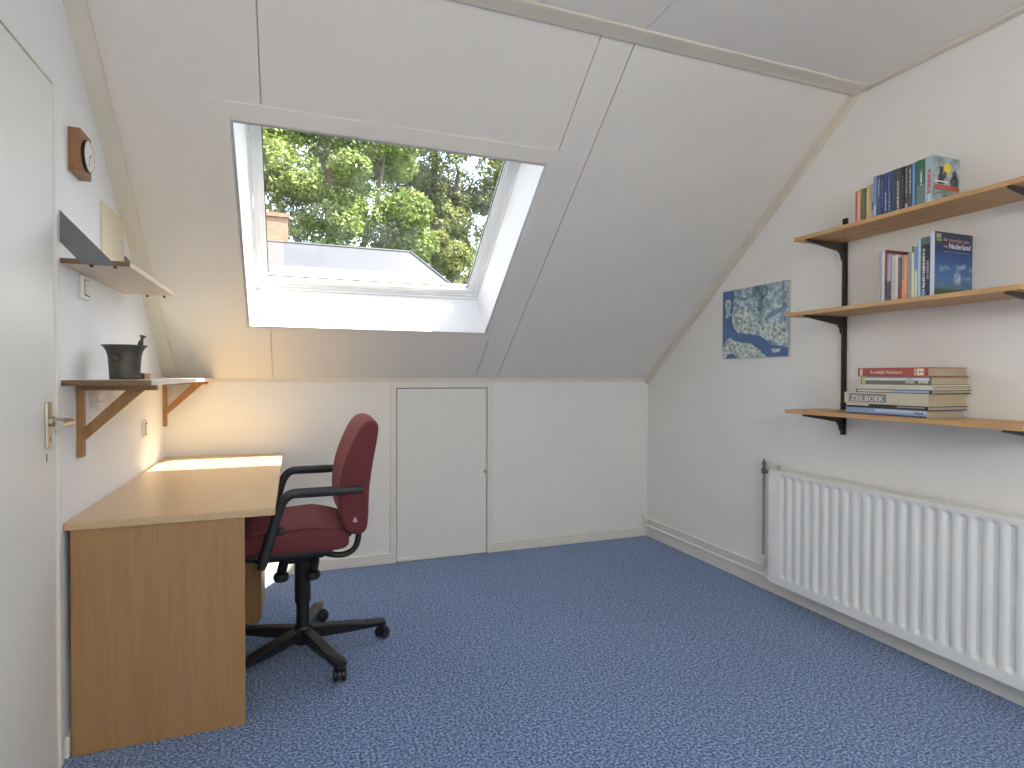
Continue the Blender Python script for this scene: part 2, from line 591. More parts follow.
bm = N(); lathe(bm, [(.026, .045), (.034, .05), (.038, .07), (.040, .115), (.034, .128), (.024, .13)], (CX, CY, 0), 28); obj('hub', bm, M['plastic_k'], ch, True)
for k in range(5):
    an = math.radians(5 + 72 * k)
    bm = N()
    secs = []
    for r, zt, h, w in ((.02, .118, .05, .024), (.10, .114, .048, .024), (.19, .104, .04, .024), (.255, .094, .028, .027), (.262, .0935, .027, .029), (.335, .088, .02, .029), (.355, .086, .016, .02)):
        secs.append([bm.verts.new(rot2(an, r, z, ww)) for z, ww in ((zt, w * .82), (zt - .004, w), (zt - h, w * .72), (zt - h, -w * .72), (zt - .004, -w), (zt, -w * .82))])
    for q, w_ in zip(secs, secs[1:]):
        for i in range(6):
            bm.faces.new((q[i], q[(i + 1) % 6], w_[(i + 1) % 6], w_[i]))
    bm.faces.new(secs[0]); bm.faces.new(secs[-1][::-1])
    leg = obj('base_leg', bm, M['plastic_k'], ch, True)
    bm = N()
    c = rot2(an, .332, 0)
    sw = an + math.radians((40, -52, 60, -35, 150)[k])
    d = Vector((math.cos(sw), math.sin(sw), 0)); pside = Vector((-d.y, d.x, 0))
    tube(bm, [c + Vector((0, 0, .05)), c + Vector((0, 0, .08))], .008, 10)
    ax = c + d * .018 + Vector((0, 0, .026))
    for sgn in (-1, 1):
        p0, p1 = ax + pside * (.007 * sgn), ax + pside * (.026 * sgn)
        tube(bm, [p0, p0.lerp(p1, .15), p0.lerp(p1, .8), p1], [.023, .026, .026, .020], 22)
    # hood over the two wheels
    hood = []
    for j in range(9):
        th = math.radians(-10 + 200 * j / 8)
        hood.append([bm.verts.new(ax + d * (-math.cos(th) * rr) + Vector((0, 0, math.sin(th) * rr)) + pside * ww) for rr, ww in ((.022, -.007), (.031, -.007), (.031, .007), (.022, .007))])
    for q, w_ in zip(hood, hood[1:]):
        for i in range(4):
            bm.faces.new((q[i], q[(i + 1) % 4], w_[(i + 1) % 4], w_[i]))
    bm.faces.new(hood[0]); bm.faces.new(hood[-1][::-1])
    obj('caster', bm, M['plastic_k'], leg, True)
bm = N()
lathe(bm, [(.027, .1), (.027, .232)], (CX, CY, 0), 24)
lathe(bm, [(.032, .228), (.033, .23), (.033, .42)], (CX, CY, 0), 24)
obj('gas_column', bm, M['plastic_k'], ch, True)
bm = N(); box(bm, -.15, .125, CY - .085, CY + .085, .428, .488, .014)
box(bm, -.05, .085, CY - .05, CY + .05, .404, .44, .012)
mech = obj('tilt_mechanism', bm, M['plastic_k'], ch, True)
for kx, kz in ((-.048, .375), (.074, .37)):
    bm = N()
    yk = CY - .10
    tube(bm, [(kx + .01, yk + .04, kz + .05), (kx, yk, kz + .012)], .020, 12)
    lathe(bm, [(.014, .016), (.028, .012), (.031, -.004), (.025, -.016), (.008, -.020)], (kx, yk, kz), 20)
    obj('adjusting_knob', bm, M['plastic_k'], mech, True)


def spow(v, e):
    return math.copysign(abs(v) ** e, v)


def cushion(cx, cy, cz, hx, hy, hz, e1, e2, deform=None, nu=28, nv=44):
    b = N()
    rings = []
    for i in range(1, nu):
        th = -math.pi / 2 + math.pi * i / nu
        rr = []
        for j in range(nv):
            ph = 2 * math.pi * j / nv
            x = hx * spow(math.cos(th), e1) * spow(math.cos(ph), e2)
            y = hy * spow(math.cos(th), e1) * spow(math.sin(ph), e2)
            z = hz * spow(math.sin(th), e1)
            if deform:
                x, y, z = deform(x, y, z)
            rr.append(b.verts.new((cx + x, cy + y, cz + z)))
        rings.append(rr)
    for q, w_ in zip(rings, rings[1:]):
        for j in range(nv):
            b.faces.new((q[j], q[(j + 1) % nv], w_[(j + 1) % nv], w_[j]))
    b.faces.new(rings[0][::-1]); b.faces.new(rings[-1])
    return b


def seat_def(x, y, z):
    if z > 0:
        z += .010 * (1 - (y / .25) ** 2) + .008 * math.cos(x * 6)
        z += .012 * max(0, 1 - abs(x - .1) / .14)
    if x < -.15:
        z -= .035 * ((-.15 - x) / .1) ** 1.5
    if x > .12:
        z -= .012 * ((x - .12) / .12)
    return x, y, z


SX, SY = -.030, 2.665
seat = obj('seat', cushion(SX, SY, .533, .250, .248, .044, .42, .32, seat_def), M['fabric'], ch, 'all')
bm = N()                                             # piped seam round the top panel of the seat
loop = []
for j in range(72):
    ph = 2 * math.pi * j / 72
    x, y = .228 * spow(math.cos(ph), .32), .226 * spow(math.sin(ph), .32)
    X, Yy, Z = seat_def(x, y, .0365)
    loop.append((SX + X, SY + Yy, .533 + Z + .0005))
tube(bm, loop + [loop[0], loop[1]], .0028, 6, False)
obj('piping', bm, M['fabric'], seat, True)
bm = N(); box(bm, -.22, .15, SY - .2, SY + .2, .466, .494, .009); obj('seat_pan', bm, M['plastic_k'], ch)

# backrest: side profile carried across the chair's width, rounded at both ends
prof = [(.276, 1.012), (.302, 1.016), (.322, 1.000), (.325, .972), (.314, .91), (.303, .851), (.292, .785), (.285, .728), (.283, .66), (.281, .605),
        (.277, .566), (.262, .549), (.240, .543), (.205, .550), (.176, .578), (.164, .615), (.158, .665), (.159, .736), (.172, .816), (.196, .885), (.224, .945), (.250, .990)]
ccx, ccz = .235, .77
bm = N(); rings = []
Y0, Y1 = 2.432, 2.900
ts = [0, .004, .012, .025, .045, .08, .13, .2, .3, .4, .5, .6, .7, .8, .87, .92, .955, .975, .988, .996, 1]
for t_ in ts:
    e = min(t_, 1 - t_)
    q = min(1, e / .045)
    ins = .030 * (1 - math.sqrt(max(0, 1 - (1 - q) ** 2)))
    m_ = .014 * (1 - (2 * t_ - 1) ** 4)               # hollow between the side bolsters
    rr = []
    for (x, z) in prof:
        dx_, dz_ = ccx - x, ccz - z
        L = math.hypot(dx_, dz_ * .35)
        xx = x + ins * dx_ / L
        zz = z + ins * dz_ * .35 / L + (.012 * (1 - (2 * t_ - 1) ** 2) if z > .9 else 0)
        if x < .24 and .57 < z < .97:
            xx += m_ * .5
        rr.append(bm.verts.new((xx + .008, Y0 + (Y1 - Y0) * t_, zz)))
    rings.append(rr)
for q, w_ in zip(rings, rings[1:]):
    for i in range(len(prof)):
        bm.faces.new((q[i], q[(i + 1) % len(prof)], w_[(i + 1) % len(prof)], w_[i]))
bm.faces.new(rings[0][::-1]); bm.faces.new(rings[-1])
bk = obj('backrest', bm, M['fabric'], ch, 'all')
sm = bk.modifiers.new('smooth', 'SUBSURF'); sm.levels = 1; sm.render_levels = 1
bm = N(); prism(bm, [(.225, .602), (.243, .602), (.239, .617), (.234, .624), (.229, .617)], 1, Y0 - .003, Y0 + .004); obj('emblem', bm, M['steel'], bk, label='small silver emblem')
for yb in (CY - .12, CY + .12):
    bm = N(); tube(bm, bez([(.10, yb, .468), (.19, yb, .440), (.252, yb, .470), (.262, yb, .58)], 8, .45), .0125, 12); obj('back_bracket', bm, M['plastic_k'], ch, True)
for ya, sg in ((2.392, 1), (2.978, -1)):
    bm = N()
    path = bez([(-.112, ya, .475), (-.080, ya, .590), (-.036, ya, .742), (.07, ya, .742), (.262, ya, .742)], 8, .42)
    n = len(path)
    rad, sq = [], []
    for i, p in enumerate(path):
        f = min(1, max(0, (p.x + .06) / .12))
        end = .72 if i == n - 1 else 1
        rad.append(.0105 * end)
        sq.append((1.75 + .1 * f, 1.15 - .25 * f))
    tube(bm, path, rad, 14, True, sq)
    arm = obj('armrest', bm, M['armk'], ch, True)
    bm = N()                                          # height slide and bracket that run under the seat
    tube(bm, [(-.078, ya, .600), (-.116, ya, .462)], .012, 12, True, [(1.3, .9)] * 2)
    tube(bm, bez([(-.116, ya, .468), (-.112, ya + .03 * sg, .462), (-.10, ya + .16 * sg, .466)], 6, .4), .013, 10)
    obj('arm_bracket', bm, M['plastic_k'], arm, True)
    bm = N()
    yk = ya - .012 if sg > 0 else ya + .012
    tube(bm, [(-.072, ya, .585), (-.05, ya, .598)], .006, 8)
    tube(bm, [(-.05, ya, .598), (-.040, ya, .603), (-.034, ya, .606)], [.016, .017, .013], 14)
    obj('arm_knob', bm, M['plastic_k'], arm, True)

# ------------------------------------------------------------------ left wall: shelves and what is on them
us = thing('wall_shelf', (XL, 2.53, 1.538), 'short pale wall shelf held by sloping grey steel plates above the desk', 'shelf')
bm = N(); box(bm, XL, -.482, 2.156, 2.885, 1.540, 1.556, .001); sb = obj('shelf_board', bm, M['shelf_under'], us)
bm = N(); box(bm, XL + .001, -.483, 2.1525, 2.156, 1.5402, 1.5558); obj('end_edge', bm, M['shelf_edge'], sb, label='brown shelf end edge')
for ya in (2.1475, 2.886):
    bm = N(); prism(bm, [(XL, 1.707), (XL, 1.610), (-.609, 1.541), (-.519, 1.541)], 1, ya, ya + .004)
    pl_ = obj('support_plate', bm, M['grey_metal'], us, label='sloping grey steel plate')
    for xx in (-.585, -.522):
        bm = N(); box(bm, xx - .004, xx + .004, ya - .001, ya + .012, 1.532, 1.541); obj('clip', bm, M['bracket'], pl_)

cb = N(); box(cb, XL + .001, XL + .007, 2.575, 2.872, 1.557, 1.846, .001)
cbo = obj('board', cb, plain('cream_board', (226, 216, 190), 0.6, .02), None)
tag(cbo, 'blank cream board leaning on the left wall on the short upper shelf', 'board')

ls = thing('wall_shelf', (XL, 2.95, 1.164), 'long wall shelf on two brown wooden brackets carrying a mortar', 'shelf')
bm = N(); box(bm, XL, -.425, 2.156, YB - .016, 1.1645, 1.182, .001); sb = obj('shelf_board', bm, M['shelf_white'], ls)
bm = N(); box(bm, XL + .001, -.426, 2.152, 2.156, 1.1647, 1.1818); obj('end_edge', bm, M['shelf_edge'], sb, label='brown shelf end edge')
for ya, xa, zb in ((2.315, -.440, .925), (3.672, -.452, .915)):
    br_ = N(); box(br_, XL, XL + .017, ya - .018, ya + .018, zb, 1.150, .001)
    bro = obj('bracket', br_, M['brown'], ls)
    bm = N(); box(bm, XL, xa, ya - .02, ya + .02, 1.146, 1.1645, .001); obj('arm', bm, M['brown'], bro)
    bm = N(); prism(bm, [(XL + .017, .978), (XL + .017, 1.020), (-.53, 1.146), (-.478, 1.146)], 1, ya - .012, ya + .012); obj('brace', bm, M['brown'], bro)

# mortar with pestle
MX, MY, MZ = -.560, 2.42, 1.182
mo = thing('mortar', (MX, MY, MZ), 'dark bronze mortar with a flared rim on the long left shelf', 'mortar')
bm = N()
lathe(bm, [(.044, 0), (.0465, .004), (.047, .012), (.0485, .05), (.0515, .085), (.056, .102), (.064, .114), (.070, .119), (.0705, .1215), (.066, .122), (.057, .112), (.050, .095), (.046, .05), (.040, .014), (.01, .010)], (MX, MY, MZ), 48)
body = obj('body', bm, M['mortar'], mo, True)
for dx_, dy_ in ((-.25, -1), (.25, 1)):
    bm = N(); v = Vector((dx_, dy_, 0)).normalized(); c0 = Vector((MX, MY, MZ + .074)) + v * .047
    tube(bm, [c0, c0 + v * .008, c0 + v * .014, c0 + v * .018], [.013, .0125, .010, .004], 16)
    obj('lug', bm, M['mortar'], body, True)
ps_ = N()
p0, p1 = Vector((MX + .020, MY - .01, MZ + .018)), Vector((MX + .058, MY - .005, MZ + .158))
dd = (p1 - p0)
tube(ps_, [p0 + dd * q for q in (0, .02, .08, .16, .3, .72, .78, .82, .88, .93, .955, .985, 1)],
     [.006, .012, .014, .011, .006, .007, .0085, .0085, .005, .0055, .0105, .0105, .006], 16)
tag(obj('pestle', ps_, M['mortar'], None, True), 'dark bronze pestle standing tilted in the mortar', 'pestle')
bm = N(); box(bm, -.553, -.527, 2.635, 2.67, 1.182, 1.205, .003)
tag(obj('block', bm, plain('pink_wood', (206, 160, 132), .6, .05)), 'tiny pinkish block behind the mortar on the long shelf', 'block')
bm = N(); lathe(bm, [(.008, 0), (.0105, .003), (.0115, .012), (.009, .021), (.003, .0245)], (-.549, 2.61, 1.182), 20)
tag(obj('knob', bm, plain('dark_wood', (70, 46, 38), .5, .1), None, True), 'tiny dark rounded knob beside the mortar on the long shelf', 'ornament')

# clock
ck = thing('wall_clock', (XL, 2.30, 1.91), 'square wooden clock with a white round dial high on the left wall', 'clock')
bm = N(); box(bm, XL, -.637, 2.243, 2.352, 1.850, 1.990, .001); cs = obj('case', bm, M['clock_wood'], ck)
cc = (-.637, 2.3005, 1.918)
bm = N(); lathe(bm, [(.051, -.001), (.051, .009), (.0495, .0096), (.049, .009), (.049, .001)], cc, 48, 'x', False); obj('bezel', bm, M['plastic_k'], ck, True, label='black round rim')
bm = N(); lathe(bm, [(.049, .0002), (.049, .0092), (.0005, .0098)], cc, 48, 'x'); dl = obj('dial', bm, M['plastic_w'], ck)
bm = N()
for k in range(12):
    an = math.pi * k / 6
    u, v = math.sin(an), math.cos(an)
    for r0, r1 in ((.040, .045),):
        tube(bm, [(cc[0] + .0094, cc[1] + u * r0, cc[2] + v * r0), (cc[0] + .0094, cc[1] + u * r1, cc[2] + v * r1)], .0006, 6)
obj('hour_mark', bm, M['grey_metal'], dl)
for an, L in ((math.radians(62), .024), (math.radians(190), .034)):
    bm = N(); tube(bm, [(cc[0] + .0102, cc[1], cc[2]), (cc[0] + .0102, cc[1] + math.sin(an) * L, cc[2] + math.cos(an) * L)], .0008, 6); obj('hand', bm, M['grey_metal'], dl)
bm = N(); lathe(bm, [(.004, 0), (.004, .011), (.001, .012)], cc, 14, 'x'); obj('centre_cap', bm, M['grey_metal'], dl)


def wall_switch(yc, zc, hy, hz, label, n):
    t_ = thing('light_switch', (XL, yc, zc), label, 'switch')
    b = N(); box(b, XL, XL + .012, yc - hy, yc + hy, zc - hz, zc + hz, .003); obj('switch_frame', b, M['plastic_w'], t_)
    b = N(); box(b, XL + .012, XL + .0165, yc - hy * .58, yc + hy * .58, zc - hz * .62, zc + hz * .62, .002); obj('rocker', b, M['plastic_w'], t_)
    b = N(); box(b, XL + .0118, XL + .0124, yc - hy * .66, yc + hy * .66, zc - hz * .70, zc + hz * .70); obj('shadow_line', b, M['gap'], t_)


wall_switch(2.375, 1.494, .038, .040, 'white light switch on the left wall just below the short upper shelf', 1)
wall_switch(3.215, .94, .037, .040, 'white light switch low on the left wall near the desk back', 1)
so = thing('wall_socket', (XL, 2.46, 1.12), 'small white socket behind the near wooden shelf bracket', 'socket')
bm = N(); box(bm, XL, XL + .030, 2.425, 2.50, 1.104, 1.138, .004); obj('socket_plate', bm, M['plastic_w'], so)
bm = N(); box(bm, XL, XL + .028, 2.45, 2.51, 1.076, 1.102, .004); obj('lower_plate', bm, M['plastic_w'], so)

# ------------------------------------------------------------------ right wall: shelving
sv = thing('wall_shelving', (XR, 1.66, .92), 'oak shelving of three boards on brown steel rails on the right wall', 'shelving')
UY = (2.065, 1.245)
S1Z, S2Z, S3Z = 1.840, 1.487, 1.022
SHX = 2.228
for uy in UY:
    bm = N()
    z0, z1 = .918, 1.958
    box(bm, XR - .016, XR, uy - .0095, uy - .007, z0, z1)
    box(bm, XR - .016, XR, uy + .007, uy + .0095, z0, z1)
    # front web with slots left open
    zz = z0
    while zz < z1 - .001:
        box(bm, XR - .016, XR - .014, uy - .0095, uy - .0025, zz, min(z1, zz + .025))
        box(bm, XR - .016, XR - .014, uy + .0025, uy + .0095, zz, min(z1, zz + .025))
        box(bm, XR - .016, XR - .014, uy - .0025, uy + .0025, zz, min(z1, zz + .010))
        zz += .025
    obj('upright', bm, M['bracket'], sv)
for z, y0, y1, xf in ((S1Z, 1.150, 2.135, SHX + .008), (S2Z, 1.197, 2.178, SHX), (S3Z, 1.190, 2.172, SHX)):
    bm = N(); box(bm, xf, XR - .017, y0, y1, z, z + .018, .0012)
    obj('shelf_board', bm, M['shelf_wood'], sv)
    for uy in UY:
        bm = N()
        prism(bm, [(XR - .016, z - .086), (XR - .028, z - .082), (XR - .036, z - .056), (XR - .052, z - .040), (xf + .010, z - .009), (xf + .003, z - .007), (xf + .003, z - .001), (XR - .016, z - .001)], 1, uy - .006, uy + .006)
        obj('bracket', bm, M['bracket'], sv)

# picture
pc = thing('picture', (XR, 2.66, 1.306), 'blue aerial map print on a thin board on the right wall', 'picture')
PX, PY0, PY1, PZ0, PZ1 = XR - .014, 2.396, 2.906, 1.307, 1.716
bm = N(); box(bm, PX, XR, PY0, PY1, PZ0, PZ1, .0008); bd = obj('board', bm, plain('board_edge', (196, 190, 176), .7, .03), pc)


def mapmat(name, stops, scale):
    g_ = NT(name)
    v_ = g_.coord()
    f_ = g_.noise(v_, scale, 8, 0.72)
    g_.link(g_.ramp(f_, stops), g_.b.inputs['Base Color'])
    g_.b.inputs['Roughness'].default_value = 0.55
    return g_.m


msea = mapmat('map_sea', [(.3, lin((74, 102, 150))), (.7, lin((98, 130, 172)))], 5)
mland = mapmat('map_land', [(.33, lin((74, 100, 116))), (.42, lin((122, 150, 162))), (.52, lin((172, 192, 200))), (.62, lin((226, 234, 236)))], 34)
mdark = mapmat('map_forest', [(.36, lin((72, 96, 104))), (.5, lin((112, 138, 144))), (.66, lin((176, 196, 204)))], 30)
mgreen = mapmat('map_fields', [(.35, lin((86, 112, 112))), (.44, lin((150, 170, 166))), (.52, lin((200, 212, 206))), (.62, lin((236, 240, 234)))], 46)
mcoast = plain('map_coast', (214, 218, 208), .6)


def mpt(u, v, d):
    return (PX - d, PY1 + (PY0 - PY1) * u, PZ1 + (PZ0 - PZ1) * v)


bm = N(); bm.faces.new([bm.verts.new(mpt(u, v, .0006)) for u, v in ((.0, .0), (1, 0), (1, 1), (0, 1))])
mp_ = obj('print', bm, msea, pc)


def wiggle(poly, n=6, amp=.012):
    out = []
    for (a_, b_), (c_, d_) in zip(poly, poly[1:] + poly[:1]):
        for i in range(n):
            t_ = i / n
            u, v = a_ + (c_ - a_) * t_, b_ + (d_ - b_) * t_
            edge = (u <= .001 or u >= .999 or v <= .001 or v >= .999)
            if i and not edge:
                u += rng.uniform(-amp, amp); v += rng.uniform(-amp, amp)
            out.append((min(1, max(0, u)), min(1, max(0, v))))
    return out


def mpoly(name, polys, mat, d):
    for p in polys:
        b = N()
        vs = [b.verts.new(mpt(u, v, d)) for u, v in p]
        for tri in tessellate_polygon([[Vector((u, v, 0)) for u, v in p]]):
            if len(set(tri)) == 3:
                b.faces.new([vs[i] for i in tri])
        obj(name, b, mat, mp_)


main = [(.19, 0), (.19, .07), (.24, .1), (.17, .16), (.18, .25), (.16, .36), (.17, .48), (.21, .56), (.28, .645), (.45, .665), (.6, .70), (.68, .76), (.76, .83), (.86, .85), (1, .885), (1, 0)]
mpoly('land', [wiggle(main, 4, .006)], mland, .0009)
mpoly('peninsula', [wiggle([(.06, .13), (.12, .125), (.145, .2), (.115, .3), (.12, .37), (.07, .4), (.075, .3), (.05, .2)], 4, .006)], mland, .0010)
mpoly('woods', [wiggle([(.5, .0), (.48, .1), (.56, .2), (.55, .34), (.62, .38), (.66, .2), (.72, .08), (.7, 0)])], mdark, .0011)
mpoly('fields', [wiggle([(.2, .36), (.34, .26), (.46, .32), (.5, .5), (.46, .64), (.3, .62), (.22, .52)]), wiggle([(.55, .6), (.75, .5), (.97, .6), (.97, .85), (.8, .8), (.68, .7)]),
                 wiggle([(0, .9), (.09, .73), (.15, .7), (.19, .75), (.3, .78), (.45, .8), (.55, .85), (.68, .97), (.71, 1), (.26, 1), (.2, .93), (.12, .94), (.03, 1), (0, 1)]),
                 wiggle([(.75, .9), (.9, .88), (.88, .94), (.8, .945)])], mgreen, .0013)
mpoly('channel', [wiggle([(.18, .12), (.26, .14), (.36, .2), (.42, .16), (.34, .13), (.2, .09)], 5, .008), wiggle([(.64, .5), (.74, .4), (.98, .32), (.98, .36), (.78, .46)], 5, .012)], mapmat('map_channel', [(.3, lin((96, 126, 164))), (.7, lin((140, 166, 190)))], 14), .0015)
co = []
for line_ in ([(.06, .14), (.12, .14), (.14, .2), (.11, .3), (.13, .36), (.17, .36), (.17, .48), (.21, .56), (.27, .635)], [(.05, .16), (.06, .27), (.09, .3), (.05, .38), (.1, .4)], [(.0, .86), (.08, .73), (.15, .7)]):
    for (a_, b_), (c_, d_) in zip(line_, line_[1:]):
        L = math.hypot(c_ - a_, d_ - b_); nx, ny = -(d_ - b_) / L * .007, (c_ - a_) / L * .007
        co.append([(a_ + nx, b_ + ny), (c_ + nx, d_ + ny), (c_ - nx, d_ - ny), (a_ - nx, b_ - ny)])
mpoly('coast', [[(max(0, u), v) for u, v in q] for q in co], mcoast, .0017)

# ------------------------------------------------------------------ books
MATS = {}


def cmat(rgb, rough=.4):
    k = (rgb, rough)
    if k not in MATS:
        MATS[k] = plain('book_cover', rgb, rough, .05, 30)
    return MATS[k]


def book(sx, a0, a1, c0, c1, depth, col, label, group, lying=False, marks=(), th=.0016, hard=False):
    """spine faces the room at x = sx; a is the thickness axis, c the height of the spine"""
    def bb(b, x0, x1, p0, p1, q0, q1, bev=0):
        if lying:
            box(b, x0, x1, q0, q1, p0, p1, bev)
        else:
            box(b, x0, x1, p0, p1, q0, q1, bev)
    ctr = (sx, (c0 + c1) / 2, a0) if lying else (sx, (a0 + a1) / 2, c0)
    t_ = thing('book', ctr, label, 'book', group)
    b = N()
    bb(b, sx, sx + th, a0, a1, c0, c1)
    bb(b, sx + th, sx + depth, a0, a0 + th, c0, c1)
    bb(b, sx + th, sx + depth, a1 - th, a1, c0, c1)
    cov = obj('cover', b, cmat(col), t_)
    ins = .004 if hard else .0008
    b = N(); bb(b, sx + th + .0002, sx + depth - ins, a0 + th, a1 - th, c0 + ins, c1 - ins); obj('pages', b, M['paper'], t_)
    for im, mk in enumerate(marks):
        eo = .00025 * im
        kind, f0, f1, g0, g1, rgb = mk
        p0, p1 = a0 + (a1 - a0) * f0, a0 + (a1 - a0) * f1
        q0, q1 = c0 + (c1 - c0) * g0, c0 + (c1 - c0) * g1
        b = N()
        if kind == 'band':
            bb(b, sx - .0005 - eo, sx, p0, p1, q0, q1)
            obj('spine_band', b, cmat(rgb), cov)
        else:                                          # blurred run of spine print
            z = q0
            while z < q1:
                w = rng.uniform(.0022, .006)
                lo, hi = rng.uniform(0, .25), rng.uniform(.75, 1)
                bb(b, sx - .0006 - eo, sx, p0 + (p1 - p0) * lo, p0 + (p1 - p0) * hi, z, min(q1, z + w))
                z += w + rng.choice((.0012, .0014, .004))
            obj('spine_print', b, cmat(rgb), cov)
    return t_, cov


T1 = S1Z + .0183
G1 = 'paperbacks on the top oak shelf'
SX1 = 2.262
row1 = [  # y hi, y lo, top, colour, label, marks
    (1.834, 1.824, 1.994, (196, 128, 112), 'thin dusty pink paperback, outermost of the top shelf row by the rail', [('band', .1, .9, .02, .98, (190, 120, 104))]),
    (1.823, 1.802, 1.996, (226, 190, 140), 'pale orange paperback with a rust red edge on the top shelf', [('band', 0, .25, 0, 1, (176, 84, 66)), ('text', .4, .8, .2, .85, (240, 214, 176))]),
    (1.801, 1.784, 1.996, (96, 110, 106), 'grey green paperback between the pale orange and the yellow one on the top shelf', [('text', .3, .7, .2, .8, (132, 144, 138))]),
    (1.783, 1.768, 2.004, (216, 196, 96), 'bright yellow paperback on the top shelf', [('text', .35, .65, .3, .8, (236, 222, 150))]),
    (1.767, 1.751, 2.002, (176, 174, 172), 'light grey paperback beside the yellow one on the top shelf', [('band', .0, .3, .25, .5, (58, 66, 76)), ('text', .4, .7, .5, .9, (146, 144, 144))]),
    (1.750, 1.735, 2.031, (128, 150, 192), 'light blue spined paperback next to the light grey one on the top shelf', [('band', .2, .8, .05, .3, (196, 204, 220))]),
    (1.734, 1.719, 2.030, (84, 102, 140), 'slate blue paperback next to the light blue one on the top shelf', [('text', .3, .7, .5, .9, (176, 196, 200))]),
    (1.718, 1.704, 2.028, (64, 66, 124), 'indigo paperback with a lilac printed spine on the top shelf', [('text', .25, .75, .2, .88, (122, 120, 160))]),
    (1.703, 1.689, 2.029, (72, 88, 122), 'grey blue paperback between the indigo one and the royal blue one', [('text', .25, .75, .1, .55, (190, 200, 208))]),
    (1.688, 1.673, 2.030, (62, 92, 150), 'royal blue paperback with a pale spine line on the top shelf', [('text', .3, .7, .08, .5, (150, 186, 214)), ('text', .5, .8, .5, .9, (140, 150, 180))]),
    (1.672, 1.655, 2.031, (74, 82, 102), 'dark slate paperback just before the white lettered brown one', [('text', .1, .3, .3, .8, (96, 104, 122))]),
    (1.654, 1.632, 2.031, (92, 82, 84), 'brownish paperback with tall white spine lettering on the top shelf', [('text', .35, .75, .04, .7, (206, 208, 206))]),
    (1.631, 1.618, 2.032, (40, 36, 40), 'black paperback with pale dots on the top shelf', [('text', .6, .95, .1, .8, (120, 126, 126))]),
    (1.617, 1.604, 2.031, (96, 86, 82), 'mottled taupe paperback between the black and the sky blue one', [('text', .3, .8, .3, .95, (176, 170, 164)), ('band', .1, .9, .02, .14, (160, 186, 196))]),
    (1.603, 1.589, 2.031, (84, 90, 106), 'mottled grey paperback right beside the sky blue one', [('text', .3, .8, .35, .9, (190, 194, 200))]),
    (1.588, 1.572, 2.033, (116, 168, 206), 'sky blue paperback beside the green one on the top shelf', [('band', .0, .3, 0, 1, (52, 94, 128))]),
    (1.571, 1.538, 2.035, (76, 112, 88), 'thick green paperback with white spine lettering on the top shelf', [('band', 0, 1, .86, 1, (62, 120, 76)), ('text', .35, .6, .22, .74, (220, 226, 220)), ('band', .42, .58, .74, .8, (216, 110, 116)), ('band', 0, 1, 0, .45, (122, 136, 130))]),
]
for y1_, y0_, zt, col, lb, mk in row1:
    book(SX1 + rng.uniform(0, .003), y0_ + .0004, y1_ - .0004, T1, zt, .112, col, lb, G1, marks=mk)
t_, cov = book(SX1, 1.508, 1.537, T1, 2.037, .150, (156, 182, 190), 'paperback with a red banded cover facing out at the end of the top shelf row', G1,
               marks=[('band', .05, .95, .0, 1, (170, 196, 208)), ('text', .2, .75, .22, .72, (206, 92, 84)), ('text', .25, .6, .05, .2, (226, 240, 246))])
cy = 1.508 - .0005


def cov_quad(b, u0, u1, v0, v1, d, mi, sx, dep, z0, z1, ycov):
    f = [b.verts.new((sx + dep * u, ycov - d, z0 + (z1 - z0) * v)) for u, v in ((u0, v0), (u1, v0), (u1, v1), (u0, v1))]
    fc = b.faces.new(f); fc.material_index = mi


def cov_disc(b, u, v, ru, rv, d, mi, sx, dep, z0, z1, ycov, jag=0.0):
    f = [b.verts.new((sx + dep * (u + ru * math.cos(t) * (1 - jag * (k % 2))), ycov - d, z0 + (z1 - z0) * (v + rv * math.sin(t) * (1 - jag * (k % 2))))) for k, t in [(k, 2 * math.pi * k / 20) for k in range(20)]]
    fc = b.faces.new(f); fc.material_index = mi


b = N()
ar = (SX1, .150, T1, 2.037, cy)
cov_quad(b, 0, 1, 0, 1, .0002, 0, *ar)
for u, v, r1, r2 in ((.30, .70, .07, .06), (.30, .57, .12, .09), (.28, .47, .14, .06), (.80, .66, .09, .08), (.80, .50, .16, .13), (.45, .63, .04, .1)):
    cov_disc(b, u, v, r1, r2, .0004, 1, *ar)
cov_quad(b, .22, .38, .74, .78, .0005, 1, *ar)
cov_quad(b, .06, .98, .30, .40, .0006, 2, *ar)
cov_disc(b, .53, .77, .14, .11, .0007, 3, *ar, jag=.08)
cov_quad(b, .05, .58, .455, .485, .0007, 4, *ar)
for i in range(14):
    u, v = rng.uniform(.1, .85), rng.uniform(.03, .27)
    cov_quad(b, u, u + rng.uniform(.06, .16), v, v + rng.uniform(.02, .05), .0008 + i * .00003, rng.choice((1, 4, 5, 0)), *ar)
for i in range(6):
    u = .12 + i * .055
    cov_quad(b, u, u + .035, .325, .375, .0009, 6, *ar)
obj('cover_print', b, [mapmat('mottled_print', [(.36, lin((110, 124, 128))), (.5, lin((150, 164, 168))), (.66, lin((190, 200, 202)))], 26), cmat((62, 68, 76)), cmat((176, 74, 62)), cmat((226, 198, 40)), cmat((226, 226, 224)), cmat((96, 128, 92)), cmat((196, 110, 90))], cov)

